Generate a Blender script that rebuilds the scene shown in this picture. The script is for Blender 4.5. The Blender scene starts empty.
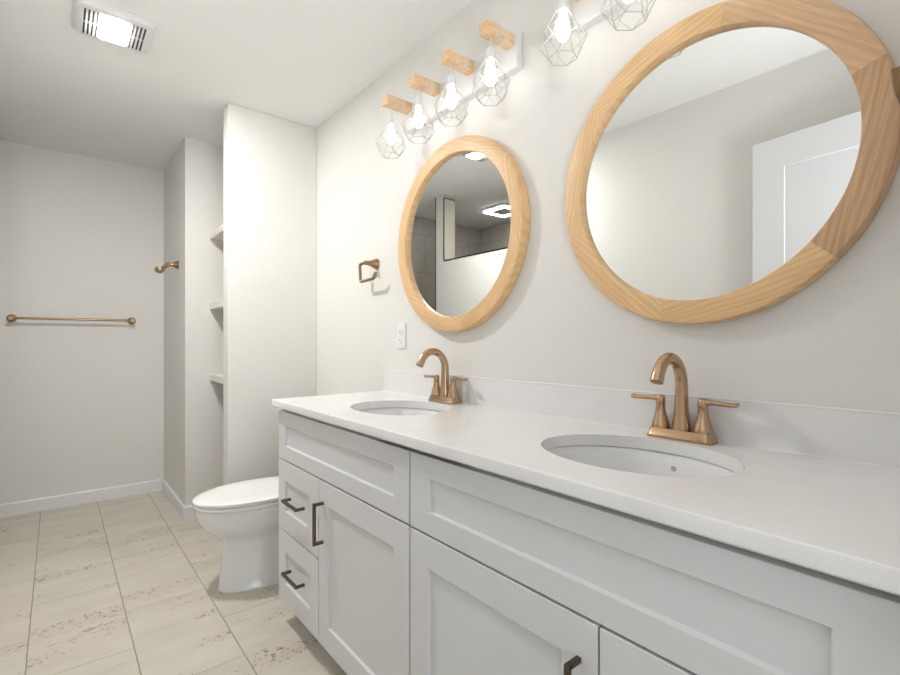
import bpy, bmesh, math, random
from mathutils import Vector, Matrix
PI = math.pi
random.seed(7)
scene = bpy.context.scene
COL = scene.collection
D = 1.228            # vanity wall
CEIL = 2.44
YF = 4.238           # far wall
XL = -0.245          # left wall
XS = 0.634           # closet stub face
YS = 3.436           # closet stub end
YP = 2.787           # partition front
YN = 0.06            # near wall face

# ------------------------------------------------------------------ camera
cam = bpy.data.cameras.new('camera'); camo = bpy.data.objects.new('camera', cam); COL.objects.link(camo)
cam.sensor_fit = 'HORIZONTAL'; cam.sensor_width = 36; cam.lens = 480.08 / 900 * 36
cam.shift_y = (340.87 - 337.5) / 900
cam.clip_start = 0.01
camo.location = (0, 0, 1.1402); camo.rotation_euler = (PI/2, 0, -0.6863)
scene.camera = camo

# ------------------------------------------------------------------ world, lights, exposure
w = bpy.data.worlds.new('world'); scene.world = w; w.use_nodes = True
w.node_tree.nodes['Background'].inputs[0].default_value = (0.85, 0.92, 1, 1)
w.node_tree.nodes['Background'].inputs[1].default_value = 0.6
scene.view_settings.view_transform = 'Standard'; scene.view_settings.look = 'None'
scene.view_settings.gamma = 1; scene.view_settings.use_curve_mapping = False
scene.view_settings.exposure = 0.56

def area(name, loc, rot, sx, sy, power, color=(1, 1, 1)):
    l = bpy.data.lights.new(name, 'AREA'); l.shape = 'RECTANGLE'; l.size = sx; l.size_y = sy
    l.energy = power; l.color = color
    o = bpy.data.objects.new(name, l); COL.objects.link(o); o.location = loc; o.rotation_euler = rot
    return o
# added frontal fill through the doorway, stands in for assumed daylight
area('doorway_fill', (0.3, -1.56, 1.15), (PI/2+0.2, 0, 0), 1.3, 1.5, 13, (0.95, 0.98, 1.0))
# added fill with no known fixture, aimed up through the doorway at the ceiling
ul = area('ceiling_bounce_fill', (0.28, -0.25, 1.3), (PI/2+0.85, 0, 0.12), 0.35, 0.3, 6.5, (0.98, 0.985, 1.0)); ul.data.spread = 2.4
BULB = 4.6           # emission of the vanity bulbs
FAN = 300.0          # emission of the exhaust fan lens
LED = 11.0           # emission of the shower light ring

# ------------------------------------------------------------------ materials
def rgb(r, g, b):     # sRGB 0..255 -> linear
    f = lambda c: (c/255/12.92) if c/255 <= 0.04045 else ((c/255+0.055)/1.055)**2.4
    return (f(r), f(g), f(b), 1)
class NT:
    def __init__(s, name):
        s.m = bpy.data.materials.new(name); s.m.use_nodes = True; s.t = s.m.node_tree
        s.b = s.t.nodes['Principled BSDF']
    def n(s, typ, **kw):
        x = s.t.nodes.new(typ)
        for k, v in kw.items():
            setattr(x, k, v)
        return x
    def l(s, a, b): s.t.links.new(a, b)
    def val(s, sock, v):
        if hasattr(v, 'is_linked') or hasattr(v, 'links'): s.l(v, sock)
        else: sock.default_value = v
    def math(s, op, a, b=0.0, c=None):
        x = s.n('ShaderNodeMath', operation=op); s.val(x.inputs[0], a); s.val(x.inputs[1], b)
        if c is not None: s.val(x.inputs[2], c)
        return x.outputs[0]
    def mix(s, f, a, b, blend='MIX'):
        x = s.n('ShaderNodeMix', data_type='RGBA', blend_type=blend)
        s.val(x.inputs[0], f); s.val(x.inputs[6], a); s.val(x.inputs[7], b)
        return x.outputs[2]
    def noise(s, vec, scale, detail=2, rough=0.5, dist=0.0):
        x = s.n('ShaderNodeTexNoise'); s.l(vec, x.inputs['Vector']); x.inputs['Scale'].default_value = scale
        x.inputs['Detail'].default_value = detail; x.inputs['Roughness'].default_value = rough; x.inputs['Distortion'].default_value = dist
        return x.outputs[0]
    def ramp(s, f, stops):
        x = s.n('ShaderNodeValToRGB'); s.l(f, x.inputs[0]); e = x.color_ramp.elements
        e[0].position, e[0].color = stops[0]; e[1].position, e[1].color = stops[-1]
        for p, c in stops[1:-1]:
            q = e.new(p); q.color = c
        return x.outputs[0]
    def rng(s, f, a, b, c=0.0, d=1.0):
        x = s.n('ShaderNodeMapRange'); s.l(f, x.inputs[0])
        for i, v in enumerate((a, b, c, d)): x.inputs[i+1].default_value = v
        return x.outputs[0]
    def obj(s, scale=(1, 1, 1), loc=(0, 0, 0)):
        t = s.n('ShaderNodeTexCoord'); m = s.n('ShaderNodeMapping'); s.l(t.outputs['Object'], m.inputs[0])
        m.inputs['Scale'].default_value = scale; m.inputs['Location'].default_value = loc
        return m.outputs[0]
    def bump(s, h, strength, dist=0.01):
        x = s.n('ShaderNodeBump'); x.inputs['Strength'].default_value = strength; x.inputs['Distance'].default_value = dist
        s.l(h, x.inputs['Height']); s.l(x.outputs[0], s.b.inputs['Normal'])

def paint(name, col, rough=0.55, var=0.02, bscale=0, bstr=0.0, nscale=3):
    k = NT(name); v = k.obj()
    f = k.noise(v, nscale, 3)
    d = tuple(c*(1-var*2) for c in col[:3]) + (1,)
    k.l(k.mix(f, d, col), k.b.inputs['Base Color'])
    k.b.inputs['Roughness'].default_value = rough
    if bscale: k.bump(k.noise(v, bscale, 3, 0.6), bstr, 0.002)
    return k.m
M = {}
M['wall'] = paint('wall_paint', rgb(228, 226, 222), 0.6, 0.012, 90, 0.25)
M['ceiling'] = paint('ceiling_paint', rgb(241, 241, 239), 0.75, 0.012, 130, 0.4)
M['trim'] = paint('trim_paint', rgb(232, 233, 234), 0.4, 0.01)
M['shelf'] = paint('shelf_paint', rgb(230, 227, 220), 0.5, 0.01)
M['door'] = paint('door_paint', rgb(228, 229, 232), 0.4, 0.01)
M['cabinet'] = paint('cabinet_lacquer', rgb(222, 223, 225), 0.38, 0.008)
M['inside'] = paint('cabinet_box', rgb(188, 186, 182), 0.6, 0.01)
M['porcelain'] = paint('porcelain', rgb(236, 237, 238), 0.16, 0.0)
M['porcelain'].node_tree.nodes['Principled BSDF'].inputs['Coat Weight'].default_value = 0.3
M['seat'] = paint('toilet_seat_plastic', rgb(242, 241, 239), 0.15, 0.0)
M['plastic'] = paint('white_plastic', rgb(232, 232, 232), 0.35, 0.0)
M['jamb'] = paint('shower_jamb_stone', rgb(196, 190, 178), 0.4, 0.05, 0, 0, 14)
M['dark'] = paint('dark_gap', rgb(40, 38, 36), 0.8, 0.0)
M['white_metal'] = paint('white_metal', rgb(226, 226, 226), 0.4, 0.0)
M['wire'] = paint('cage_wire_paint', rgb(192, 191, 189), 0.4, 0.0)
M['cord'] = paint('white_cord', rgb(232, 228, 220), 0.7, 0.03, 0, 0, 200)

def metal(name, col, rough, brush=0.0):
    k = NT(name); v = k.obj((1, 1, 1))
    f = k.noise(v, 60, 3)
    d = tuple(c*(0.86) for c in col[:3]) + (1,)
    k.l(k.mix(f, d, col), k.b.inputs['Base Color'])
    k.b.inputs['Metallic'].default_value = 1; k.b.inputs['Roughness'].default_value = rough
    if brush:
        v2 = k.obj((40, 40, 900)); k.bump(k.noise(v2, 1, 2), brush, 0.001)
    return k.m
M['bronze'] = metal('champagne_bronze', rgb(194, 164, 134), 0.26)
M['bronze_dark'] = metal('aged_brass', rgb(160, 134, 100), 0.33)
M['pull'] = metal('dark_bronze_pull', rgb(112, 99, 86), 0.38)
M['trimdark'] = metal('dark_edge_trim', rgb(70, 66, 60), 0.45)
M['chrome'] = metal('chrome', rgb(220, 220, 222), 0.12)

k = NT('mirror_silver'); k.b.inputs['Base Color'].default_value = (0.86, 0.875, 0.87, 1)
k.b.inputs['Metallic'].default_value = 1; k.b.inputs['Roughness'].default_value = 0.0; M['mirror'] = k.m

# quartz
k = NT('white_quartz'); v = k.obj()
a = k.noise(v, 3.0, 5, 0.6, 0.6); sp = k.noise(v, 260, 2)
c = k.mix(k.rng(a, 0.35, 0.75), rgb(235, 235, 235), rgb(228, 228, 228))
c = k.mix(k.rng(sp, 0.66, 0.74, 0, 0.35), c, rgb(196, 196, 196))
k.l(c, k.b.inputs['Base Color']); k.b.inputs['Roughness'].default_value = 0.2; M['quartz'] = k.m

# floor tile: 12 x 24 inch limestone, half bond, pitted bands
def tile_floor():
    k = NT('limestone_tile'); tc = k.n('ShaderNodeTexCoord'); sx = k.n('ShaderNodeSeparateXYZ'); k.l(tc.outputs['Object'], sx.inputs[0])
    W, L = 0.3058, 0.6096
    u = k.math('DIVIDE', k.math('SUBTRACT', sx.outputs[0], -0.083), W)
    col = k.math('FLOOR', u); fu = k.math('SUBTRACT', u, col)
    half = k.math('MULTIPLY', k.math('FLOORED_MODULO', col, 2.0), 0.5)
    vv = k.math('ADD', k.math('DIVIDE', k.math('SUBTRACT', sx.outputs[1], 2.125), L), half)
    row = k.math('FLOOR', vv); fv = k.math('SUBTRACT', vv, row)
    def edge(f, size, g):     # 1 in the joint
        d = k.math('MINIMUM', f, k.math('SUBTRACT', 1.0, f)); d = k.math('MULTIPLY', d, size)
        return k.rng(d, g*0.6, g*1.4, 1, 0)
    gu = edge(fu, W, 0.0020); gv = edge(fv, L, 0.0015)
    cmb = k.n('ShaderNodeCombineXYZ'); k.l(col, cmb.inputs[0]); k.l(row, cmb.inputs[1])
    wn = k.n('ShaderNodeTexWhiteNoise', noise_dimensions='3D'); k.l(cmb.outputs[0], wn.inputs['Vector'])
    rnd = wn.outputs['Value']; rc = k.n('ShaderNodeSeparateXYZ'); k.l(wn.outputs['Color'], rc.inputs[0])
    # coordinates shifted by tile
    sh = k.n('ShaderNodeVectorMath', operation='MULTIPLY_ADD'); k.l(wn.outputs['Color'], sh.inputs[0]); sh.inputs[1].default_value = (9, 9, 9); k.l(tc.outputs['Object'], sh.inputs[2])
    P = sh.outputs[0]
    def mp(scale):
        m = k.n('ShaderNodeMapping'); k.l(P, m.inputs[0]); m.inputs['Scale'].default_value = scale; return m.outputs[0]
    cloud = k.noise(mp((1, 2.2, 1)), 3.2, 6, 0.62, 0.3)
    fine = k.noise(mp((1, 2.5, 1)), 38, 4, 0.65)
    base = k.mix(k.rng(cloud, 0.3, 0.72), rgb(194, 189, 176), rgb(217, 212, 199))
    base = k.mix(k.rng(fine, 0.35, 0.7, 0, 0.5), base, rgb(204, 196, 184))
    base = k.mix(k.math('MULTIPLY', rnd, 0.3), base, rgb(216, 206, 192))
    # pinkish drift along the pitted bands
    band = k.noise(mp((0.55, 2.4, 1)), 2.4, 3, 0.55, 0.4)
    bm_ = k.rng(band, 0.52, 0.64)
    base = k.mix(k.math('MULTIPLY', bm_, 0.35), base, rgb(202, 188, 176))
    spk = k.noise(mp((1, 1.3, 1)), 58, 2, 0.5, 0.2)
    pits = k.math('MULTIPLY', k.rng(spk, 0.585, 0.63), bm_)
    spk2 = k.noise(mp((0.8, 1.3, 1)), 27, 3, 0.6, 0.3)
    pits2 = k.math('MULTIPLY', k.rng(spk2, 0.64, 0.68), bm_)
    pit = k.math('MAXIMUM', k.math('MULTIPLY', pits, 0.75), k.math('MULTIPLY', pits2, 0.85))
    base = k.mix(pit, base, rgb(112, 98, 86))
    # short dark streaks
    st = k.noise(mp((0.5, 5.0, 1)), 16, 3, 0.6, 0.3)
    stv = k.math('MULTIPLY', k.rng(st, 0.62, 0.70), k.rng(band, 0.54, 0.66))
    base = k.mix(k.math('MULTIPLY', stv, 0.22), base, rgb(140, 128, 116))
    base = k.mix(k.math('MULTIPLY', gv, 0.85), base, rgb(142, 136, 126))
    base = k.mix(k.math('MULTIPLY', gu, 0.9), base, rgb(132, 127, 119))
    k.l(base, k.b.inputs['Base Color']); k.b.inputs['Roughness'].default_value = 0.36
    h = k.math('SUBTRACT', 1.0, k.math('MAXIMUM', k.math('MAXIMUM', gu, gv), pit))
    k.bump(h, 0.25, 0.002)
    return k.m
M['floor'] = tile_floor()

# shower wall tile (object coords of a wall: Z up, run on X or Y)
def tile_wall(name, ax):
    k = NT(name); tc = k.n('ShaderNodeTexCoord'); sx = k.n('ShaderNodeSeparateXYZ'); k.l(tc.outputs['Object'], sx.inputs[0])
    cm = k.n('ShaderNodeCombineXYZ'); k.l(sx.outputs[ax], cm.inputs[0]); k.l(k.math('ADD', sx.outputs[2], 0.14), cm.inputs[1])
    br = k.n('ShaderNodeTexBrick'); k.l(cm.outputs[0], br.inputs['Vector'])
    br.inputs['Color1'].default_value = rgb(196, 191, 182); br.inputs['Color2'].default_value = rgb(180, 175, 166)
    br.inputs['Mortar'].default_value = rgb(140, 136, 128); br.inputs['Scale'].default_value = 1; br.inputs['Mortar Size'].default_value = 0.003
    br.inputs['Brick Width'].default_value = 0.61; br.inputs['Row Height'].default_value = 0.4
    f = k.noise(tc.outputs['Object'], 6, 5, 0.6, 0.4)
    k.l(k.mix(k.rng(f, 0.4, 0.7, 0, 0.45), br.outputs[0], rgb(158, 152, 142)), k.b.inputs['Base Color'])
    k.b.inputs['Roughness'].default_value = 0.35
    return k.m
M['tile_x'] = tile_wall('shower_tile_x', 0); M['tile_y'] = tile_wall('shower_tile_y', 1)

# wood: grain runs along local Y
def wood(name, light, mid, dark, scale=1.0):
    k = NT(name); tc = k.n('ShaderNodeTexCoord'); oi = k.n('ShaderNodeObjectInfo')
    sh = k.n('ShaderNodeVectorMath', operation='ADD'); k.l(tc.outputs['Object'], sh.inputs[0])
    cm = k.n('ShaderNodeCombineXYZ')
    k.l(k.math('MULTIPLY', oi.outputs['Random'], 7.3), cm.inputs[0]); k.l(k.math('MULTIPLY', oi.outputs['Random'], 3.1), cm.inputs[2])
    k.l(cm.outputs[0], sh.inputs[1])
    m = k.n('ShaderNodeMapping'); k.l(sh.outputs[0], m.inputs[0]); m.inputs['Scale'].default_value = (scale, 0.22*scale, scale)
    V = m.outputs[0]
    wv = k.n('ShaderNodeTexWave', wave_type='BANDS', bands_direction='Z', wave_profile='SIN'); k.l(V, wv.inputs[0])
    wv.inputs['Scale'].default_value = 24; wv.inputs['Distortion'].default_value = 12; wv.inputs['Detail'].default_value = 3
    wv.inputs['Detail Scale'].default_value = 0.45; wv.inputs['Detail Roughness'].default_value = 0.5
    big = k.noise(V, 9, 3, 0.5, 0.5)
    m2 = k.n('ShaderNodeMapping'); k.l(sh.outputs[0], m2.inputs[0]); m2.inputs['Scale'].default_value = (scale*3, 0.12*scale, scale*3)
    fib = k.noise(m2.outputs[0], 90, 3, 0.6)
    c = k.mix(k.rng(wv.outputs[0], 0.25, 1.0, 0, 0.5), light, mid)
    c = k.mix(k.math('MULTIPLY', k.rng(big, 0.5, 0.75), 0.45), c, dark)
    c = k.mix(k.rng(fib, 0.42, 0.75, 0, 0.45), c, dark)
    k.l(c, k.b.inputs['Base Color']); k.b.inputs['Roughness'].default_value = 0.42
    return k.m
M['pine'] = wood('pine_frame', rgb(236, 200, 152), rgb(216, 172, 122), rgb(204, 158, 110))
M['pine_pink'] = wood('ash_pink_frame', rgb(230, 194, 154), rgb(210, 168, 128), rgb(192, 150, 112), 0.9)
M['pine_brown'] = wood('ash_brown_frame', rgb(214, 176, 136), rgb(188, 146, 108), rgb(160, 122, 90), 0.8)
def wood_x(name, light, dark):
    k = NT(name); v = k.obj((0.12, 1, 1))
    f = k.noise(v, 110, 3, 0.6, 0.3)
    k.l(k.mix(k.rng(f, 0.35, 0.7), light, dark), k.b.inputs['Base Color']); k.b.inputs['Roughness'].default_value = 0.5
    return k.m
M['beech'] = wood_x('beech_block', rgb(240, 206, 164), rgb(222, 180, 134))

def emis(name, col, s):
    k = NT(name); k.b.inputs['Base Color'].default_value = (0.9, 0.9, 0.9, 1)
    k.b.inputs['Emission Color'].default_value = col; k.b.inputs['Emission Strength'].default_value = s
    k.b.inputs['Roughness'].default_value = 0.3
    return k.m
M['bulb'] = emis('bulb_glow', (1, 0.975, 0.94, 1), BULB)
M['lens'] = emis('fan_lens', (1, 0.985, 0.955, 1), FAN)
M['ledring'] = emis('led_ring', (1, 0.99, 0.97, 1), LED)
k = NT('window_glass'); k.b.inputs['Transmission Weight'].default_value = 1; k.b.inputs['Roughness'].default_value = 0; k.b.inputs['Base Color'].default_value = (0.95, 0.98, 1, 1); M['glass'] = k.m

# ------------------------------------------------------------------ geometry helpers
def link(name, bm, mat, parent=None, smooth=False, bevel=0, loc=(0, 0, 0), rot=(0, 0, 0), seg=2, sharp=0.6):
    me = bpy.data.meshes.new(name)
    bmesh.ops.recalc_face_normals(bm, faces=bm.faces)
    bm.to_mesh(me); bm.free()
    o = bpy.data.objects.new(name, me); COL.objects.link(o)
    o.location = loc; o.rotation_euler = rot
    if mat: me.materials.append(M[mat] if isinstance(mat, str) else mat)
    if parent: o.parent = parent
    if smooth:
        me.polygons.foreach_set('use_smooth', [True]*len(me.polygons))
        try: me.set_sharp_from_angle(angle=sharp)
        except Exception: pass
    if bevel:
        b = o.modifiers.new('bevel', 'BEVEL'); b.width = bevel; b.segments = seg; b.limit_method = 'ANGLE'; b.angle_limit = 0.6
        b.harden_normals = False
    return o
def box(bm, x0, x1, y0, y1, z0, z1):
    vs = [bm.verts.new((x, y, z)) for x in (x0, x1) for y in (y0, y1) for z in (z0, z1)]
    for f in ((0, 1, 3, 2), (4, 6, 7, 5), (0, 4, 5, 1), (2, 3, 7, 6), (0, 2, 6, 4), (1, 5, 7, 3)):
        bm.faces.new([vs[i] for i in f])
def nb(): return bmesh.new()
def boxes(*bs):
    bm = nb()
    for b in bs: box(bm, *b)
    return bm
def tube(bm, pts, rad, n=10, caps=True, closed=False, flat=None):
    """sweep a circle (or ellipse flat=(a,b) scale) along pts; rad number or list"""
    pts = [Vector(p) for p in pts]; N = len(pts)
    if not hasattr(rad, '__len__'): rad = [rad]*N
    rings = []; up = None
    for i, p in enumerate(pts):
        if closed: t = (pts[(i+1) % N] - pts[i-1]).normalized()
        else: t = (pts[min(i+1, N-1)] - pts[max(i-1, 0)]).normalized()
        if up is None:
            up = Vector((0, 0, 1)) if abs(t.z) < 0.9 else Vector((1, 0, 0))
        a = (up - t*up.dot(t)).normalized(); b = t.cross(a); up = a
        fa, fb = flat if flat else (1, 1)
        rings.append([bm.verts.new(p + a*math.cos(2*PI*j/n)*rad[i]*fa + b*math.sin(2*PI*j/n)*rad[i]*fb) for j in range(n)])
    rr = range(N) if closed else range(N-1)
    for i in rr:
        A, B = rings[i], rings[(i+1) % N]
        for j in range(n): bm.faces.new([A[j], A[(j+1) % n], B[(j+1) % n], B[j]])
    if caps and not closed:
        bm.faces.new(list(reversed(rings[0]))); bm.faces.new(rings[-1])
def lathe(bm, prof, c=(0, 0, 0), n=24, axis='Z', cap=True):
    """prof list of (r, h)"""
    rings = []
    for r, h in prof:
        ring = []
        for j in range(n):
            a = 2*PI*j/n; x, y = math.cos(a)*r, math.sin(a)*r
            if axis == 'Z': q = (c[0]+x, c[1]+y, c[2]+h)
            elif axis == 'X': q = (c[0]+h, c[1]+x, c[2]+y)
            else: q = (c[0]+y, c[1]+h, c[2]+x)
            ring.append(bm.verts.new(q))
        rings.append(ring)
    for A, B in zip(rings, rings[1:]):
        for j in range(n): bm.faces.new([A[j], A[(j+1) % n], B[(j+1) % n], B[j]])
    if cap:
        bm.faces.new(list(reversed(rings[0]))); bm.faces.new(rings[-1])
def loft(bm, loops, cap0=True, cap1=True):
    R = [[bm.verts.new(p) for p in L] for L in loops]; n = len(R[0])
    for A, B in zip(R, R[1:]):
        for j in range(n): bm.faces.new([A[j], A[(j+1) % n], B[(j+1) % n], B[j]])
    if cap0: bm.faces.new(list(reversed(R[0])))
    if cap1: bm.faces.new(R[-1])
def prism_y(bm, poly, y0, y1):   # poly of (x,z)
    loft(bm, [[(x, y0, z) for x, z in poly], [(x, y1, z) for x, z in poly]])
def prism_x(bm, poly, x0, x1):   # poly of (y,z)
    loft(bm, [[(x0, y, z) for y, z in poly], [(x1, y, z) for y, z in poly]])
def struct(name, bm, mat, parent=None, **kw):
    o = link(name, bm, mat, parent, **kw)
    if not parent: o['kind'] = 'structure'
    return o
def thing(name, label, cat, loc=(0, 0, 0), rz=0, group=None):
    o = bpy.data.objects.new(name, None); COL.objects.link(o); o.location = loc; o.rotation_euler = (0, 0, rz)
    o['label'] = label; o['category'] = cat
    if group: o['group'] = group
    o.empty_display_size = 0.05
    return o
def dup(root, loc, label):
    r = root.copy(); COL.objects.link(r); r.location = loc; r['label'] = label
    def rec(src, dst):
        for ch in [c for c in bpy.data.objects if c.parent == src]:
            c = ch.copy(); COL.objects.link(c); c.parent = dst
            rec(ch, c)
    rec(root, r)
    return r

# ------------------------------------------------------------------ room shell
T = 0.12
struct('floor', boxes((-1.6, 1.4, -1.75, 4.4, -0.1, 0)), 'floor')
struct('ceiling', boxes((-1.6, 1.4, -1.75, 4.4, CEIL, CEIL+0.1)), 'ceiling')
struct('wall_right', boxes((D, D+T, YN, YS, 0, CEIL)), 'wall')
struct('wall_far', boxes((-0.3, XS, YF, YF+T, 0, CEIL)), 'wall')
struct('wall_closet', boxes((XS, D+T, YS, YF+T, 0, CEIL)), 'wall')
struct('wall_partition', boxes((0.722, D, YP, YP+0.1, 0, CEIL)), 'wall', bevel=0.004)
# left wall: full height, then a half wall to the shower, then a post
bm = boxes((XL-0.115, XL, YN, 2.05, 0, CEIL), (XL-0.115, XL, 2.05, 3.33, 0, 1.85), (XL-0.115, XL, 3.33, 3.45, 0, CEIL))
struct('wall_left', bm, 'wall')
XI = XL - 0.115
bm = boxes((XI-0.012, XL+0.002, 2.05, 3.33, 1.85, 1.862),)
struct('trim_1', boxes((XL-0.001, XL+0.003, 2.05, 3.33, 1.846, 1.856), (XL-0.001, XL+0.003, 3.325, 3.335, 1.856, 2.40), (XI, XL+0.003, 3.314, 3.335, 2.40, 2.408)), 'trimdark')
struct('trim_2', boxes((XL-0.001, XL+0.003, 3.445, 3.453, 0, CEIL)), 'trimdark')
# tiled cladding
struct('wall_shower_jamb', boxes((XL-0.115, XL, 3.318, 3.33, 1.85, CEIL)), 'jamb')
struct('wall_shower_end', boxes((-1.4, -0.3, 4.1, YF+T, 0, CEIL)), 'tile_x')
struct('wall_shower_side', boxes((-1.5, -1.4, 1.9, YF+T, 0, CEIL)), 'tile_y')
struct('wall_shower_near', boxes((-1.4, XI, 1.9, 2.05, 0, CEIL)), 'tile_x')
struct('wall_shower_inside', boxes((XI-0.012, XI, 2.05, 3.33, 0, 1.85), (XI-0.012, XI, 3.33, 3.45, 0, CEIL)), 'tile_y')
# near wall with doorway
DX0, DX1, DZ = -0.105, 0.665, 2.075
bm = boxes((XL-0.115, DX0, YN-0.12, YN, 0, CEIL), (DX1, D+T, YN-0.12, YN, 0, CEIL), (DX0, DX1, YN-0.12, YN, DZ, CEIL))
struct('wall_near', bm, 'wall')
# hallway behind the camera
struct('wall_hall_left', boxes((-0.75, -0.65, -1.75, YN-0.12, 0, CEIL)), 'wall')
struct('wall_hall_right', boxes((D+0.02, D+0.12, -1.75, YN-0.12, 0, CEIL)), 'wall')
struct('wall_hall_fill', boxes((-0.65, XI, YN-0.12, YN-0.02, 0, CEIL)), 'wall')
struct('wall_hall_end', boxes((-0.65, -0.45, -1.75, -1.65, 0, CEIL), (1.05, D+0.02, -1.75, -1.65, 0, CEIL), (-0.45, 1.05, -1.75, -1.65, 0, 0.4), (-0.45, 1.05, -1.75, -1.65, 2.3, CEIL)), 'wall')
win = struct('added_window', boxes((-0.45, -0.38, -1.72, -1.66, 0.4, 2.3), (0.98, 1.05, -1.72, -1.66, 0.4, 2.3), (-0.38, 0.98, -1.72, -1.66, 0.4, 0.47), (-0.38, 0.98, -1.72, -1.66, 2.23, 2.3), (-0.38, 0.98, -1.71, -1.67, 1.32, 1.37)), 'trim')  # unseen window, made up to go around the frontal fill
struct('added_window_pane', boxes((-0.38, 0.98, -1.695, -1.685, 0.47, 2.23)), 'glass', win)

# baseboards
def baseboard(name, x0, y0, x1, y1, nx, ny, h=0.085, t=0.013):
    """profile extruded from (x0,y0) to (x1,y1), offset along (nx,ny)"""
    prof = [(0, 0), (t, 0), (t, h-0.006), (t-0.004, h), (0, h)]
    bm = nb()
    loft(bm, [[(x+nx*a, y+ny*a, z) for a, z in prof] for x, y in ((x0, y0), (x1, y1))])
    return struct(name, bm, 'trim')
baseboard('baseboard_far', -0.3, YF, XS-0.013, YF, 0, -1)
baseboard('baseboard_closet', XS, YF, XS, YS, -1, 0)
baseboard('baseboard_niche', XS-0.013, YS, D, YS, 0, -1)
baseboard('baseboard_partition', 0.722-0.013, YP, D, YP, 0, -1)
baseboard('baseboard_partition_end', 0.722, YP, 0.722, YP+0.1, -1, 0)
baseboard('baseboard_left', XL, 0.09, XL, 3.44, 1, 0)

# ------------------------------------------------------------------ niche shelves
labels = ['top white shelf in the tall recess beside the partition wall, above eye level',
          'middle white shelf in the tall recess beside the partition wall',
          'lowest white shelf in the tall recess, above the toilet lid']
for z, lb in zip((1.848, 1.388, 0.922), labels):
    o = link('shelf', boxes((0.775, D, YP+0.1, YS, z-0.042, z)), 'shelf', bevel=0.002)
    o['label'] = lb; o['category'] = 'shelf'; o['group'] = 'shelves in the recess'

# ------------------------------------------------------------------ towel bar on far wall
def post_flare(bm, c, axis, sgn, L, r0=0.024, r1=0.012):
    prof = [(r0, 0), (r0, 0.004*sgn), (r0*0.9, 0.008*sgn), (r1*1.15, L*0.55*sgn), (r1, L*0.75*sgn), (r1, L*sgn)]
    lathe(bm, prof, c, 20, axis)
tb = thing('towel_bar', 'long slim brass towel bar mounted on the bare far wall', 'towel bar', (0.1, YF, 1.288))
for s in (-1, 1):
    bm = nb(); post_flare(bm, (s*0.328, 0, 0), 'Y', -1, 0.072, 0.026, 0.013)
    link('post', bm, 'bronze_dark', tb, smooth=True)
bm = nb(); tube(bm, [(-0.328, -0.06, 0), (0.328, -0.06, 0)], 0.008, 14)
link('bar', bm, 'bronze_dark', tb, smooth=True)

# ------------------------------------------------------------------ double robe hook on closet stub
rh = thing('robe_hook', 'small brass double robe hook on the closet wall corner left of the shelves', 'robe hook', (XS, 3.67, 1.652))
bm = nb(); post_flare(bm, (0, 0, 0), 'X', -1, 0.062, 0.028, 0.011)
link('post', bm, 'bronze_dark', rh, smooth=True)
bm = nb(); tube(bm, [(-0.066, -0.034, -0.014), (-0.066, 0.034, -0.014)], 0.009, 12)
tube(bm, [(-0.064, 0, 0.008), (-0.064, 0, -0.02)], 0.010, 12)
link('crossbar', bm, 'bronze_dark', rh, smooth=True)
for s in (-1, 1):
    bm = nb()
    y = s*0.034
    tube(bm, [(-0.066, y, -0.012), (-0.080, y, -0.013), (-0.086, y, -0.02), (-0.087, y, -0.044), (-0.092, y, -0.053), (-0.114, y, -0.053), (-0.124, y, -0.047), (-0.128, y, -0.026)], [0.008, 0.008, 0.0078, 0.0075, 0.0075, 0.007, 0.007, 0.006], 10)
    link('hook', bm, 'bronze_dark', rh, smooth=True)

# ------------------------------------------------------------------ towel ring (open square)
def rounded_path(pts, r, n=5):
    P = [Vector(p) for p in pts]; out = [P[0]]
    for i in range(1, len(P)-1):
        a = (P[i-1]-P[i]).normalized(); b = (P[i+1]-P[i]).normalized()
        p0 = P[i]+a*r; p1 = P[i]+b*r
        for j in range(n+1):
            t = j/n; out.append(p0*(1-t)**2 + P[i]*2*t*(1-t) + p1*t*t)
    out.append(P[-1]); return out
def towel_ring(label, loc, rz):
    t = thing('towel_ring', label, 'towel ring', loc, rz, 'brass towel rings')
    bm = nb(); post_flare(bm, (0, 0, 0), 'X', -1, 0.068, 0.027, 0.011)
    link('post', bm, 'bronze_dark', t, smooth=True)
    bm = nb()
    pts = [(-0.06, -0.005, 0.002), (-0.06, 0.062, 0.0), (-0.06, 0.056, -0.088), (-0.06, -0.078, -0.084), (-0.06, -0.092, -0.055)]
    tube(bm, rounded_path(pts, 0.014), 0.0075, 10)
    link('ring', bm, 'bronze_dark', t, smooth=True)
    return t
towel_ring('brass open square towel ring on the vanity wall left of the small mirror', (D, 2.072, 1.521), 0)
towel_ring('brass towel ring beside the doorway, cut off by the right picture edge', (0.986, YN, 1.572), -PI/2)

# ------------------------------------------------------------------ outlet
ot = thing('wall_outlet', 'white rectangular wall outlet between towel ring and vanity backsplash', 'outlet', (D, 1.848, 1.163))
link('cover_plate', boxes((-0.006, 0, -0.035, 0.035, -0.0585, 0.0585)), 'plastic', ot, bevel=0.002)
for z in (0.02, -0.02):
    s = link('socket', boxes((-0.0085, -0.004, -0.017, 0.017, z-0.014, z+0.014)), 'plastic', ot, bevel=0.003)
    bm = boxes((-0.0090, -0.0075, -0.008, -0.006, z-0.003, z+0.006), (-0.0090, -0.0075, 0.006, 0.008, z-0.003, z+0.006))
    lathe(bm, [(0.0022, -0.009), (0.0022, 0.0105)], (0, 0, z-0.008), 10, 'X')
    link('slots', bm, 'dark', s)
bm = nb(); lathe(bm, [(0.003, -0.0072), (0.003, -0.005)], (0, 0, 0), 12, 'X'); link('screw', bm, 'white_metal', ot)

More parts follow.
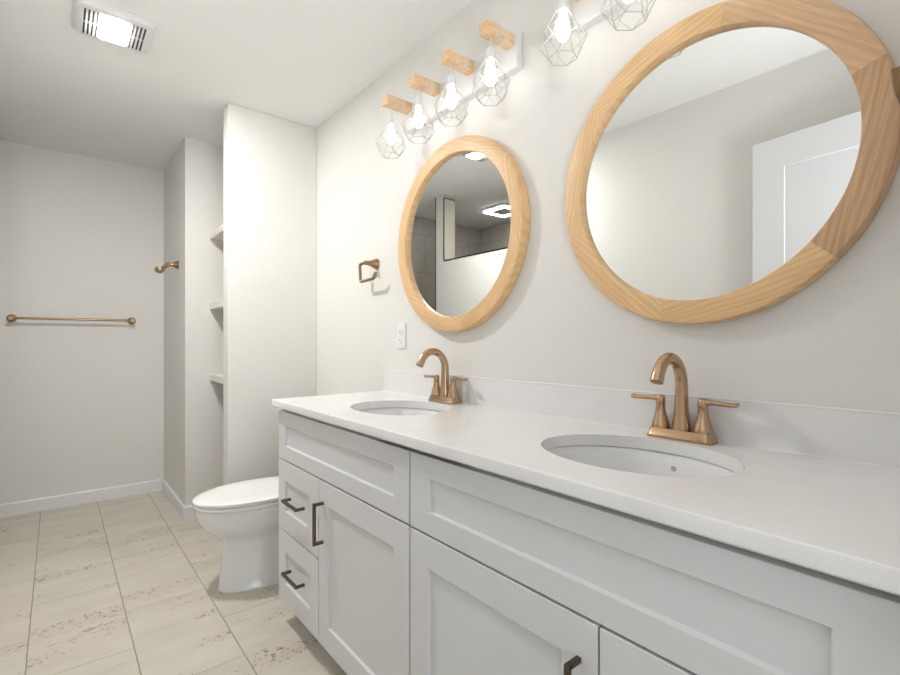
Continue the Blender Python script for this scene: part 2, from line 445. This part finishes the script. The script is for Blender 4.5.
# ------------------------------------------------------------------ exhaust fan with light
fan = thing('exhaust_fan', 'white rectangular ceiling exhaust fan with glowing centre lens', 'exhaust fan', (0.183, 2.40, CEIL))
bm = nb()
def rr(hx, hy, r, z, n=4):
    out = []
    for cx, cy, a0 in ((hx-r, hy-r, 0), (-hx+r, hy-r, PI/2), (-hx+r, -hy+r, PI), (hx-r, -hy+r, 1.5*PI)):
        for j in range(n+1):
            a = a0 + j*PI/2/n; out.append((cx+r*math.cos(a), cy+r*math.sin(a), z))
    return out
FX, FY = 0.138, 0.130
loft(bm, [rr(FX, FY, 0.02, 0), rr(FX, FY, 0.02, -0.006), rr(FX-0.008, FY-0.008, 0.02, -0.014), rr(FX-0.012, FY-0.012, 0.018, -0.022), rr(FX-0.02, FY-0.02, 0.014, -0.026)])
link('housing', bm, 'white_metal', fan, smooth=True)
bm = nb(); loft(bm, [rr(0.047, 0.090, 0.012, -0.024), rr(0.047, 0.090, 0.012, -0.029), rr(0.041, 0.084, 0.01, -0.031)])
link('light_lens', bm, 'lens', fan)
for s in (-1, 1):
    bm = nb()
    for i in range(4):
        x = s*(0.058 + i*0.0135)
        for y0 in (-0.094, 0.004):
            box(bm, x-0.0032, x+0.0032, y0, y0+0.09, -0.0268, -0.0255)
    link('vent_slots', bm, 'dark', fan)

# shower ceiling light
sl = thing('shower_light', 'square LED ceiling light over the shower, seen in the small mirror', 'ceiling light', (-1.0, 3.33, CEIL))
bm = nb(); loft(bm, [rr(0.17, 0.17, 0.03, 0), rr(0.17, 0.17, 0.03, -0.012), rr(0.158, 0.158, 0.03, -0.02)]); link('housing', bm, 'white_metal', sl, smooth=True)
bm = nb(); L0 = [rr(0.15, 0.15, 0.03, -0.019), rr(0.15, 0.15, 0.03, -0.03), rr(0.108, 0.108, 0.02, -0.03), rr(0.108, 0.108, 0.02, -0.019)]
loft(bm, L0+[L0[0]], False, False); link('led_ring', bm, 'ledring', sl)
bm = boxes((-0.09, 0.09, -0.09, 0.09, -0.03, -0.019)); link('centre_panel', bm, 'chrome', sl, bevel=0.004)

# ------------------------------------------------------------------ vanity cabinets
XF = 0.700      # door faces
def shaker(bm, y0, y1, z0, z1, st, rl, x=0.0, t=0.019, rec=0.009):
    """slab front at x (towards -X), thickness t, recessed centre"""
    a = 0.0015
    O = [(y0, z0), (y1, z0), (y1, z1), (y0, z1)]
    I = [(y0+st, z0+rl), (y1-st, z0+rl), (y1-st, z1-rl), (y0+st, z1-rl)]
    J = [(y0+st+a, z0+rl+a), (y1-st-a, z0+rl+a), (y1-st-a, z1-rl-a), (y0+st+a, z1-rl-a)]
    loft(bm, [[(x+t, p, q) for p, q in O], [(x, p, q) for p, q in O], [(x, p, q) for p, q in I], [(x+rec, p, q) for p, q in J]])
def pull(parent, c, vertical, L=0.142):
    """square bar pull; c = centre (x face, y, z)"""
    x, y, z = c; h = 0.005; bm = nb(); pr = 0.032
    if vertical:
        box(bm, x-pr-h, x-pr+h, y-h, y+h, z-L/2, z+L/2)
        for s in (-1, 1): box(bm, x-pr, x, y-h, y+h, z+s*(L/2-h)-h, z+s*(L/2-h)+h)
    else:
        box(bm, x-pr-h, x-pr+h, y-L/2, y+L/2, z-h, z+h)
        for s in (-1, 1): box(bm, x-pr, x, y+s*(L/2-h)-h, y+s*(L/2-h)+h, z-h, z+h)
    return link('handle', bm, 'pull', parent, bevel=0.0012)
def vanity(label, y0, y1, drawers_far):
    """unit from y0 (near) to y1 (far); drawers on far or near side"""
    t = thing('vanity_cabinet', label, 'cabinet', (XF, y0, 0), 0, 'vanity cabinets')
    W = y1-y0; g = 0.0035
    link('carcass', boxes((0.0195, 0.036, 0, W, 0.095, 0.8745), (0.036, D-XF-0.002, 0, 0.018, 0.095, 0.8745), (0.036, D-XF-0.002, W-0.018, W, 0.095, 0.8745), (0.036, D-XF-0.002, 0.018, W-0.018, 0.095, 0.113), (D-XF-0.012, D-XF-0.002, 0.018, W-0.018, 0.113, 0.8745)), 'cabinet', t)
    link('toe_kick', boxes((0.068, D-XF-0.002, 0.0, W, 0.0, 0.095)), 'cabinet', t)
    bm = nb(); shaker(bm, g, W-g, 0.668, 0.858, 0.073, 0.054); link('false_front', bm, 'cabinet', t, bevel=0.0016)
    dw = 0.388
    if drawers_far: a0, a1, b0, b1 = W-dw+g/2, W-g, g, W-dw-g/2-0.001
    else: a0, a1, b0, b1 = g, dw-g/2, dw+g/2+0.001, W-g
    for z0, z1 in ((0.3865, 0.662), (0.100, 0.381)):
        bm = nb(); shaker(bm, a0, a1, z0, z1, 0.073, 0.078); d = link('drawer', bm, 'cabinet', t, bevel=0.0016)
        pull(d, (0.0, (a0+a1)/2-0.008, (z0+z1)/2+0.004 if z0 > 0.2 else (z0+z1)/2+0.009), False)
    bm = nb(); shaker(bm, b0, b1, 0.100, 0.662, 0.073, 0.078); d = link('door', bm, 'cabinet', t, bevel=0.0016)
    yh = (b1-0.036) if drawers_far else (b0+0.036)
    pull(d, (0.0, yh, 0.523), True)
    return t
YM = 1.0185
vanity('white shaker vanity cabinet beside the toilet, two drawers left of its door', YM, 1.962, True)
vanity('white shaker vanity cabinet nearest the camera, wide door and cropped drawers', 0.075, YM, False)

# ------------------------------------------------------------------ countertop
ZT, ZB, XE = 0.9024, 0.8748, 0.677
CY0, CY1 = YN+0.003, 1.974
SINKS = [(0.955, 0.548, 0.165, 0.21), (0.955, 1.447, 0.165, 0.21)]
ct = thing('countertop', 'long white speckled quartz countertop with two oval sink cutouts', 'countertop', (0, 0, 0))
bm = nb()
def slab_with_holes(bm):
    x1 = D-0.001; xs = XE+0.004
    N = 72
    def quad_top(a, b, c, d, z, flip=False):
        vs = [bm.verts.new((p[0], p[1], z)) for p in (a, b, c, d)]; bm.faces.new(vs)
    segs = []
    cuts = [CY0]
    for cx, cy, bx, ay in SINKS: cuts += [cy-0.26, cy+0.26]
    cuts.append(CY1)
    for z in (ZT, ZB):
        for i in range(0, len(cuts), 2):
            quad_top((xs, cuts[i]), (x1, cuts[i]), (x1, cuts[i+1]), (xs, cuts[i+1]), z)
        for cx, cy, bx, ay in SINKS:
            rx0, rx1, ry0, ry1 = xs, x1, cy-0.26, cy+0.26
            inner, outer = [], []
            angs = [2*PI*j/N for j in range(N)]
            for a in angs:
                ex, ey = cx+bx*math.cos(a), cy+ay*math.sin(a)
                dx, dy = ex-cx, ey-cy
                ts = []
                if dx > 1e-9: ts.append((rx1-cx)/dx)
                if dx < -1e-9: ts.append((rx0-cx)/dx)
                if dy > 1e-9: ts.append((ry1-cy)/dy)
                if dy < -1e-9: ts.append((ry0-cy)/dy)
                tt = min(ts); inner.append((ex, ey)); outer.append((cx+dx*tt, cy+dy*tt))
            iv = [bm.verts.new((p[0], p[1], z)) for p in inner]; ov = [bm.verts.new((p[0], p[1], z)) for p in outer]
            for j in range(N):
                k2 = (j+1) % N; f = [iv[j], ov[j]]
                p, q = outer[j], outer[k2]
                # rectangle corner between samples
                for X in (rx0, rx1):
                    for Y in (ry0, ry1):
                        on_p = abs(p[0]-X) < 1e-6 or abs(p[1]-Y) < 1e-6; on_q = abs(q[0]-X) < 1e-6 or abs(q[1]-Y) < 1e-6
                        same = abs(p[0]-q[0]) < 1e-6 or abs(p[1]-q[1]) < 1e-6
                        if on_p and on_q and not same and (abs(p[0]-X)+abs(q[1]-Y) < 1e-6 or abs(p[1]-Y)+abs(q[0]-X) < 1e-6):
                            f.append(bm.verts.new((X, Y, z)))
                f += [ov[k2], iv[k2]]
                bm.faces.new(f)
    for cx, cy, bx, ay in SINKS:
        loft(bm, [[(cx+bx*math.cos(2*PI*j/N), cy+ay*math.sin(2*PI*j/N), z) for j in range(N)] for z in (ZT, ZB)], False, False)
    # eased front edge, back and ends
    e = [(xs, ZT), (XE+0.0015, ZT-0.001), (XE, ZT-0.004), (XE, ZB+0.003), (XE+0.002, ZB), (xs, ZB)]
    loft(bm, [[(x, y, z) for x, z in e] for y in (CY0, CY1)])
    for y in (CY0, CY1):
        bm.faces.new([bm.verts.new(p) for p in ((xs, y, ZB), (x1, y, ZB), (x1, y, ZT), (xs, y, ZT))])
    bm.faces.new([bm.verts.new(p) for p in ((x1, CY0, ZB), (x1, CY1, ZB), (x1, CY1, ZT), (x1, CY0, ZT))])
slab_with_holes(bm)
bmesh.ops.remove_doubles(bm, verts=bm.verts, dist=1e-5)
link('slab', bm, 'quartz', ct, smooth=True, sharp=0.5)
link('backsplash', boxes((D-0.021, D, CY0, CY1, ZT, 1.0045)), 'quartz', ct, bevel=0.003)
bm = nb(); tube(bm, [(D-0.021, CY0, ZT+0.0005), (D-0.021, CY1, ZT+0.0005)], 0.0022, 6); link('caulk_bead', bm, 'plastic', ct)
bm = nb(); tube(bm, [(D-0.0225+0.003, CY0, 1.0035), (D-0.0225+0.003, CY1, 1.0035)], 0.0028, 8); link('backsplash_edge', bm, 'plastic', ct, smooth=True)

# sinks
for (cx, cy, bx, ay), lb in zip(SINKS, ('oval white undermount sink under the large mirror, nearest the camera', 'oval white undermount sink under the small mirror, by the toilet end')):
    s = thing('sink', lb, 'sink', (cx, cy, ZB), 0, 'oval undermount sinks')
    bm = nb(); N = 64
    def el(k_, z, d=0): return [((bx*k_+d)*math.cos(2*PI*j/N), (ay*k_+d)*math.sin(2*PI*j/N), z) for j in range(N)]
    inner = [el(1, -0.0012, 0.028), el(1, -0.0012, 0.006), el(1, -0.004, 0.004), el(1, -0.02, 0.0), el(0.97, -0.06), el(0.90, -0.095), el(0.76, -0.125), el(0.5, -0.143), el(0.2, -0.149), el(0.11, -0.151)]
    outer = [el(0.11, -0.163), el(0.5, -0.156), el(0.8, -0.138), el(0.95, -0.105), el(1.0, -0.07, 0.008), el(1, -0.02, 0.012), el(1, -0.012, 0.028)]
    loft(bm, inner+outer+[inner[0]], False, False)
    link('bowl', bm, 'porcelain', s, smooth=True, sharp=1.2)
    bm = nb(); lathe(bm, [(0.004, -0.150), (0.021, -0.1475), (0.024, -0.1495), (0.022, -0.158)], (0, 0, 0), 24); link('drain', bm, 'bronze', s, smooth=True)
    bm = nb(); lathe(bm, [(0.006, 0), (0.0065, 0.0015), (0.005, 0.002)], (bx*0.975, -0.01, -0.034), 16, 'X'); link('overflow', bm, 'inside', s)

# ------------------------------------------------------------------ faucets
def faucet(label, loc):
    f = thing('faucet', label, 'faucet', loc, 0, 'bronze faucets')
    # stepped base plate, long axis Y
    bm = nb()
    def st(hx, hy, z, n=5): return rr(hx, hy, min(hx, hy)*0.45, z, n)
    loft(bm, [st(0.028, 0.077, 0), st(0.028, 0.077, 0.006), st(0.0255, 0.0745, 0.009), st(0.022, 0.071, 0.022), st(0.0215, 0.0705, 0.0235)])
    link('base_plate', bm, 'bronze', f, smooth=True)
    # spout
    bm = nb()
    pts = [(0.002, 0, 0.0232), (0.002, 0, 0.030), (0.002, 0, 0.045), (0.002, 0, 0.065), (0.002, 0, 0.09), (0.002, 0, 0.11), (0.002, 0, 0.13)]
    rad = [0.0225, 0.022, 0.0195, 0.0170, 0.0155, 0.0148, 0.0143]
    R = 0.060; AE = 2.62
    for j in range(1, 19):
        a = j/18*AE
        pts.append((0.002-R+R*math.cos(a), 0, 0.13+R*1.12*math.sin(a))); rad.append(0.0143-0.0008*math.sin(a))
    last = pts[-1]; dx, dz = -math.sin(AE), math.cos(AE)*1.12
    for q in (0.010, 0.020): pts.append((last[0]+dx*q, 0, last[2]+dz*q)); rad.append(0.0147)
    tube(bm, pts, rad, 18)
    sp = link('spout', bm, 'bronze', f, smooth=True, sharp=1.0)
    e = pts[-1]; bm = nb()
    tube(bm, [(e[0]-dx*0.002, 0, e[2]-dz*0.002), (e[0]+dx*0.001, 0, e[2]+dz*0.001)], 0.0115, 16); link('aerator', bm, 'bronze_dark', sp)
    for s in (-1, 1):
        bm = nb()
        lathe(bm, [(0.0215, 0.0), (0.0215, 0.005), (0.0195, 0.012), (0.0145, 0.030), (0.0115, 0.044), (0.0108, 0.056), (0.0112, 0.058)], (0, s*0.0508, 0.0232), 22)
        st_ = link('handle_stem', bm, 'bronze', f, smooth=True)
        bm = nb()
        lathe(bm, [(0.0108, 0.0585), (0.0115, 0.060), (0.0112, 0.074), (0.0085, 0.0785), (0.003, 0.080)], (0, s*0.0508, 0.0232), 22)
        # lever paddle
        zz = 0.0232+0.071
        P = [(-0.0, 0.052, 0.0), (0, 0.066, 0.0005), (0, 0.085, 0.0), (0, 0.102, -0.001), (0, 0.117, -0.0015), (0, 0.125, 0.0005)]
        Wd = [0.009, 0.0075, 0.0075, 0.0092, 0.0115, 0.0108]; Th = [0.0080, 0.0064, 0.0056, 0.0054, 0.0056, 0.0050]
        loops = []
        for (x, y, z), wd, th in zip(P, Wd, Th):
            loops.append([(x+wd*math.cos(2*PI*j/14), s*y, zz+z+th*math.sin(2*PI*j/14)) for j in range(14)])
        loft(bm, loops)
        link('lever', bm, 'bronze', st_, smooth=True, sharp=0.9)
    bm = nb(); tube(bm, [(0.026, 0, 0.02), (0.026, 0, 0.055)], 0.0025, 8); lathe(bm, [(0.003, 0.052), (0.005, 0.056), (0.005, 0.062), (0.002, 0.065)], (0.026, 0, 0), 12)
    link('lift_rod', bm, 'bronze', f, smooth=True)
    return f
f1 = faucet('brushed bronze two-handle faucet under the large mirror', (1.168, 0.544, ZT+0.0003))
dup(f1, (1.165, 1.455, ZT+0.0003), 'brushed bronze two-handle faucet under the small mirror, by the outlet')

# ------------------------------------------------------------------ round mirrors
def round_mirror(label, c, seam_deg, dark):
    t = thing('round_mirror', label, 'mirror', (D, c[0], c[1]), 0, 'round wood-framed mirrors')
    bm = nb(); lathe(bm, [(0.335, -0.001), (0.335, -0.010), (0.0, -0.010)][:2], (0, 0, 0), 72, 'X'); link('backing_board', bm, 'dark', t)
    bm = nb(); lathe(bm, [(0.326, -0.0105), (0.326, -0.0215), ], (0, 0, 0), 96, 'X'); link('mirror_glass', bm, 'mirror', t, smooth=True, sharp=0.4)
    prof = [(0.3175, -0.0218), (0.318, -0.035), (0.320, -0.0375), (0.366, -0.0405), (0.373, -0.038), (0.376, -0.030), (0.376, -0.0015), (0.335, -0.0015), (0.335, -0.0218)]
    for i in range(6):
        mid = math.radians(seam_deg + 60*i + 30)
        bm = nb(); loops = []; n = 20
        for j in range(n+1):
            a = math.radians(-30 + 60*j/n) * 0.9996
            loops.append([(h, -r*math.sin(a)*1.0, r*math.cos(a)) for r, h in prof])
        loft(bm, loops)
        # local +Z is the segment's middle direction; room view: angle measured from -Y towards +Z
        link('frame_segment', bm, dark.get(i, 'pine'), t, smooth=True, sharp=0.5, rot=(PI/2-mid, 0, 0))
    return t
round_mirror('big round mirror with pale wood frame, nearest the camera, reflecting a white door', (0.530, 1.557), 18, {0: 'pine_pink', 5: 'pine_brown'})
round_mirror('round wood-framed mirror above the far sink, reflecting the tiled shower', (1.449, 1.551), 40, {})

# ------------------------------------------------------------------ vanity light bars
def vanity_light(label, yc):
    t = thing('vanity_light', label, 'wall light', (D, yc, 2.128), 0, 'four-lamp vanity light bars')
    link('back_plate', boxes((-0.030, 0, -0.336, 0.336, -0.062, 0.062)), 'white_metal', t, bevel=0.003)
    xb = -0.122
    for kk in range(4):
        y = -0.3045 + 0.203*kk
        b = link('wood_block', boxes((-0.154, -0.030, y-0.02, y+0.02, 0.012, 0.052)), 'beech', t, bevel=0.0015)
        for x0 in (-0.116, -0.076):
            bm = nb()
            for q in range(3):
                x = x0+q*0.0078
                tube(bm, rounded_path([(x, y-0.0, 0.0105), (x, y-0.0215, 0.0105), (x, y-0.0215, 0.0535), (x, y+0.0215, 0.0535), (x, y+0.0215, 0.0105), (x, y+0.0, 0.0105)], 0.004, 3), 0.0017, 6)
            link('cord_wrap', bm, 'cord', b, smooth=True)
        bm = nb(); tube(bm, [(xb, y, 0.012), (xb, y, -0.03)], 0.0022, 8)
        link('drop_cord', bm, 'cord', b, smooth=True)
        bm = nb(); lathe(bm, [(0.006, -0.022), (0.013, -0.026), (0.016, -0.034), (0.016, -0.058), (0.013, -0.062)], (xb, y, 0), 20)
        so = link('socket', bm, 'white_metal', t, smooth=True)
        bm = nb(); lathe(bm, [(0.010, -0.062), (0.012, -0.075), (0.017, -0.093), (0.020, -0.112), (0.019, -0.130), (0.012, -0.143), (0.003, -0.148)], (xb, y, 0), 20)
        link('bulb', bm, 'bulb', so, smooth=True, sharp=2)
        # wire cage
        bm = nb(); rot = 0.35
        def ring(r, z, off): return [Vector((xb+r*math.cos(2*PI*j/6+off), y+r*math.sin(2*PI*j/6+off), z)) for j in range(6)]
        A = ring(0.017, -0.058, rot); B = ring(0.042, -0.103, rot); C_ = ring(0.069, -0.148, rot+PI/6); E_ = ring(0.040, -0.195, rot)
        def ed(p, q, r=0.0013): tube(bm, [p, q], r, 5)
        for j in range(6):
            k2 = (j+1) % 6
            ed(A[j], A[k2]); ed(A[j], B[j]); ed(B[j], B[k2]); ed(B[j], C_[j]); ed(C_[j], B[k2])
            ed(C_[j], E_[j]); ed(C_[j], E_[k2]); ed(E_[j], E_[k2])
        link('wire_cage', bm, 'wire', so)
    return t
v1 = vanity_light('four-lamp light bar above the small mirror, wood blocks and wire cages', 1.444)
dup(v1, (D, 0.543, 2.134), 'four-lamp light bar above the near mirror, only two wire cages in view')

# ------------------------------------------------------------------ toilet
tl = thing('toilet', 'white toilet with closed lid between the vanity and the partition wall', 'toilet', (-0.012, 2.37, 0))
def egg(xf, xb, hw, z, n=48, p=2.0, pb=2.8, frac=0.52):
    cx = xf+(xb-xf)*frac; out = []
    for j in range(n):
        a = 2*PI*j/n; c, s = math.cos(a), math.sin(a)
        if c < 0: x = cx-(cx-xf)*abs(c)**(2/p); y = hw*math.copysign(abs(s)**(2/p), s)
        else: x = cx+(xb-cx)*abs(c)**(2/pb); y = hw*math.copysign(abs(s)**(2/pb), s)
        out.append((x, y, z))
    return out
bm = nb()
loft(bm, [egg(0.580, 1.08, 0.114, 0.0000), egg(0.580, 1.08, 0.114, 0.0100), egg(0.586, 1.08, 0.109, 0.0180), egg(0.594, 1.08, 0.104, 0.0900), egg(0.600, 1.08, 0.101, 0.1700),
          egg(0.600, 1.09, 0.102, 0.2150), egg(0.590, 1.10, 0.108, 0.2350), egg(0.556, 1.11, 0.130, 0.2620), egg(0.518, 1.12, 0.153, 0.3000), egg(0.498, 1.13, 0.170, 0.3310), egg(0.488, 1.135, 0.180, 0.3660), egg(0.487, 1.14, 0.184, 0.3830), egg(0.492, 1.14, 0.181, 0.3890)])
link('bowl', bm, 'porcelain', tl, smooth=True, sharp=1.5)
bm = nb(); loft(bm, [egg(0.485, 0.985, 0.176, 0.3905), egg(0.480, 0.987, 0.179, 0.3940), egg(0.480, 0.987, 0.179, 0.4040), egg(0.484, 0.985, 0.176, 0.4070)])
link('seat', bm, 'seat', tl, smooth=True, sharp=1.5)
bm = nb(); loft(bm, [egg(0.485, 0.99, 0.175, 0.4095), egg(0.479, 0.992, 0.180, 0.4130), egg(0.478, 0.992, 0.181, 0.4220), egg(0.483, 0.989, 0.184, 0.4270), egg(0.505, 0.98, 0.168, 0.4295), egg(0.6, 0.92, 0.1, 0.4305)])
ld = link('lid', bm, 'seat', tl, smooth=True, sharp=1.5)
for s in (-1, 1):
    bm = nb(); tube(bm, [(0.99, s*0.075-0.02, 0.415), (0.99, s*0.075+0.02, 0.415)], 0.011, 12); link('hinge', bm, 'seat', ld, smooth=True)
bm = nb()
def tk(x0, x1, hw, z, r=0.03): return [(p[0]+(x0+x1)/2, p[1], z) for p in rr((x1-x0)/2, hw, r, z, 5)]
loft(bm, [tk(1.03, 1.205, 0.17, 0.395), tk(1.02, 1.21, 0.19, 0.42), tk(1.015, 1.212, 0.205, 0.66), tk(1.015, 1.212, 0.207, 0.70)])
link('tank', bm, 'porcelain', tl, smooth=True, sharp=0.8)
bm = nb(); loft(bm, [tk(1.008, 1.217, 0.213, 0.7005), tk(1.006, 1.218, 0.215, 0.715), tk(1.01, 1.215, 0.211, 0.73), tk(1.03, 1.2, 0.19, 0.734)])
link('tank_lid', bm, 'porcelain', tl, smooth=True, sharp=0.8)
bm = nb(); tube(bm, [(1.015, 0.15, 0.65), (1.0, 0.15, 0.65)], 0.011, 14); tube(bm, [(1.0, 0.15, 0.65), (0.996, 0.08, 0.642)], [0.007, 0.005], 10)
link('flush_lever', bm, 'chrome', tl, smooth=True)

# ------------------------------------------------------------------ open door (seen in the near mirror)
hx, hy = -0.068, 0.068
ang = math.atan2(-(-0.175-hx), 0.876-hy)
dr = bpy.data.objects.new('door_1', None); COL.objects.link(dr); dr.location = (hx, hy, 0.012); dr.rotation_euler = (0, 0, ang); dr['kind'] = 'structure'
bm = nb(); WD, HD = 0.802, 2.066
loop = lambda x, a, b, c, d: [(x, a, c), (x, b, c), (x, b, d), (x, a, d)]
st_, tr = 0.135, 0.14
loft(bm, [loop(-0.027, st_, WD-st_, 0.2, HD-tr), loop(-0.035, st_-.0005, WD-st_+.0005, 0.1995, HD-tr+.0005), loop(-0.035, 0, WD, 0, HD), loop(0, 0, WD, 0, HD), loop(0, st_-.0005, WD-st_+.0005, 0.1995, HD-tr+.0005), loop(-0.007, st_, WD-st_, 0.2, HD-tr)])
link('door_leaf', bm, 'door', dr, bevel=0.0006)
for s in (1, -1):
    bm = nb(); lathe(bm, [(0.027, 0), (0.027, 0.005*s), (0.012, 0.01*s), (0.011, 0.028*s), (0.011, 0.04*s)], (0 if s > 0 else -0.035, WD-0.06, 0.93), 20, 'X')
    tube(bm, [((0.034 if s > 0 else -0.069), WD-0.06, 0.93), ((0.036 if s > 0 else -0.071), WD-0.17, 0.93)], 0.008, 12)
    link('door_handle', bm, 'bronze_dark', dr, smooth=True)
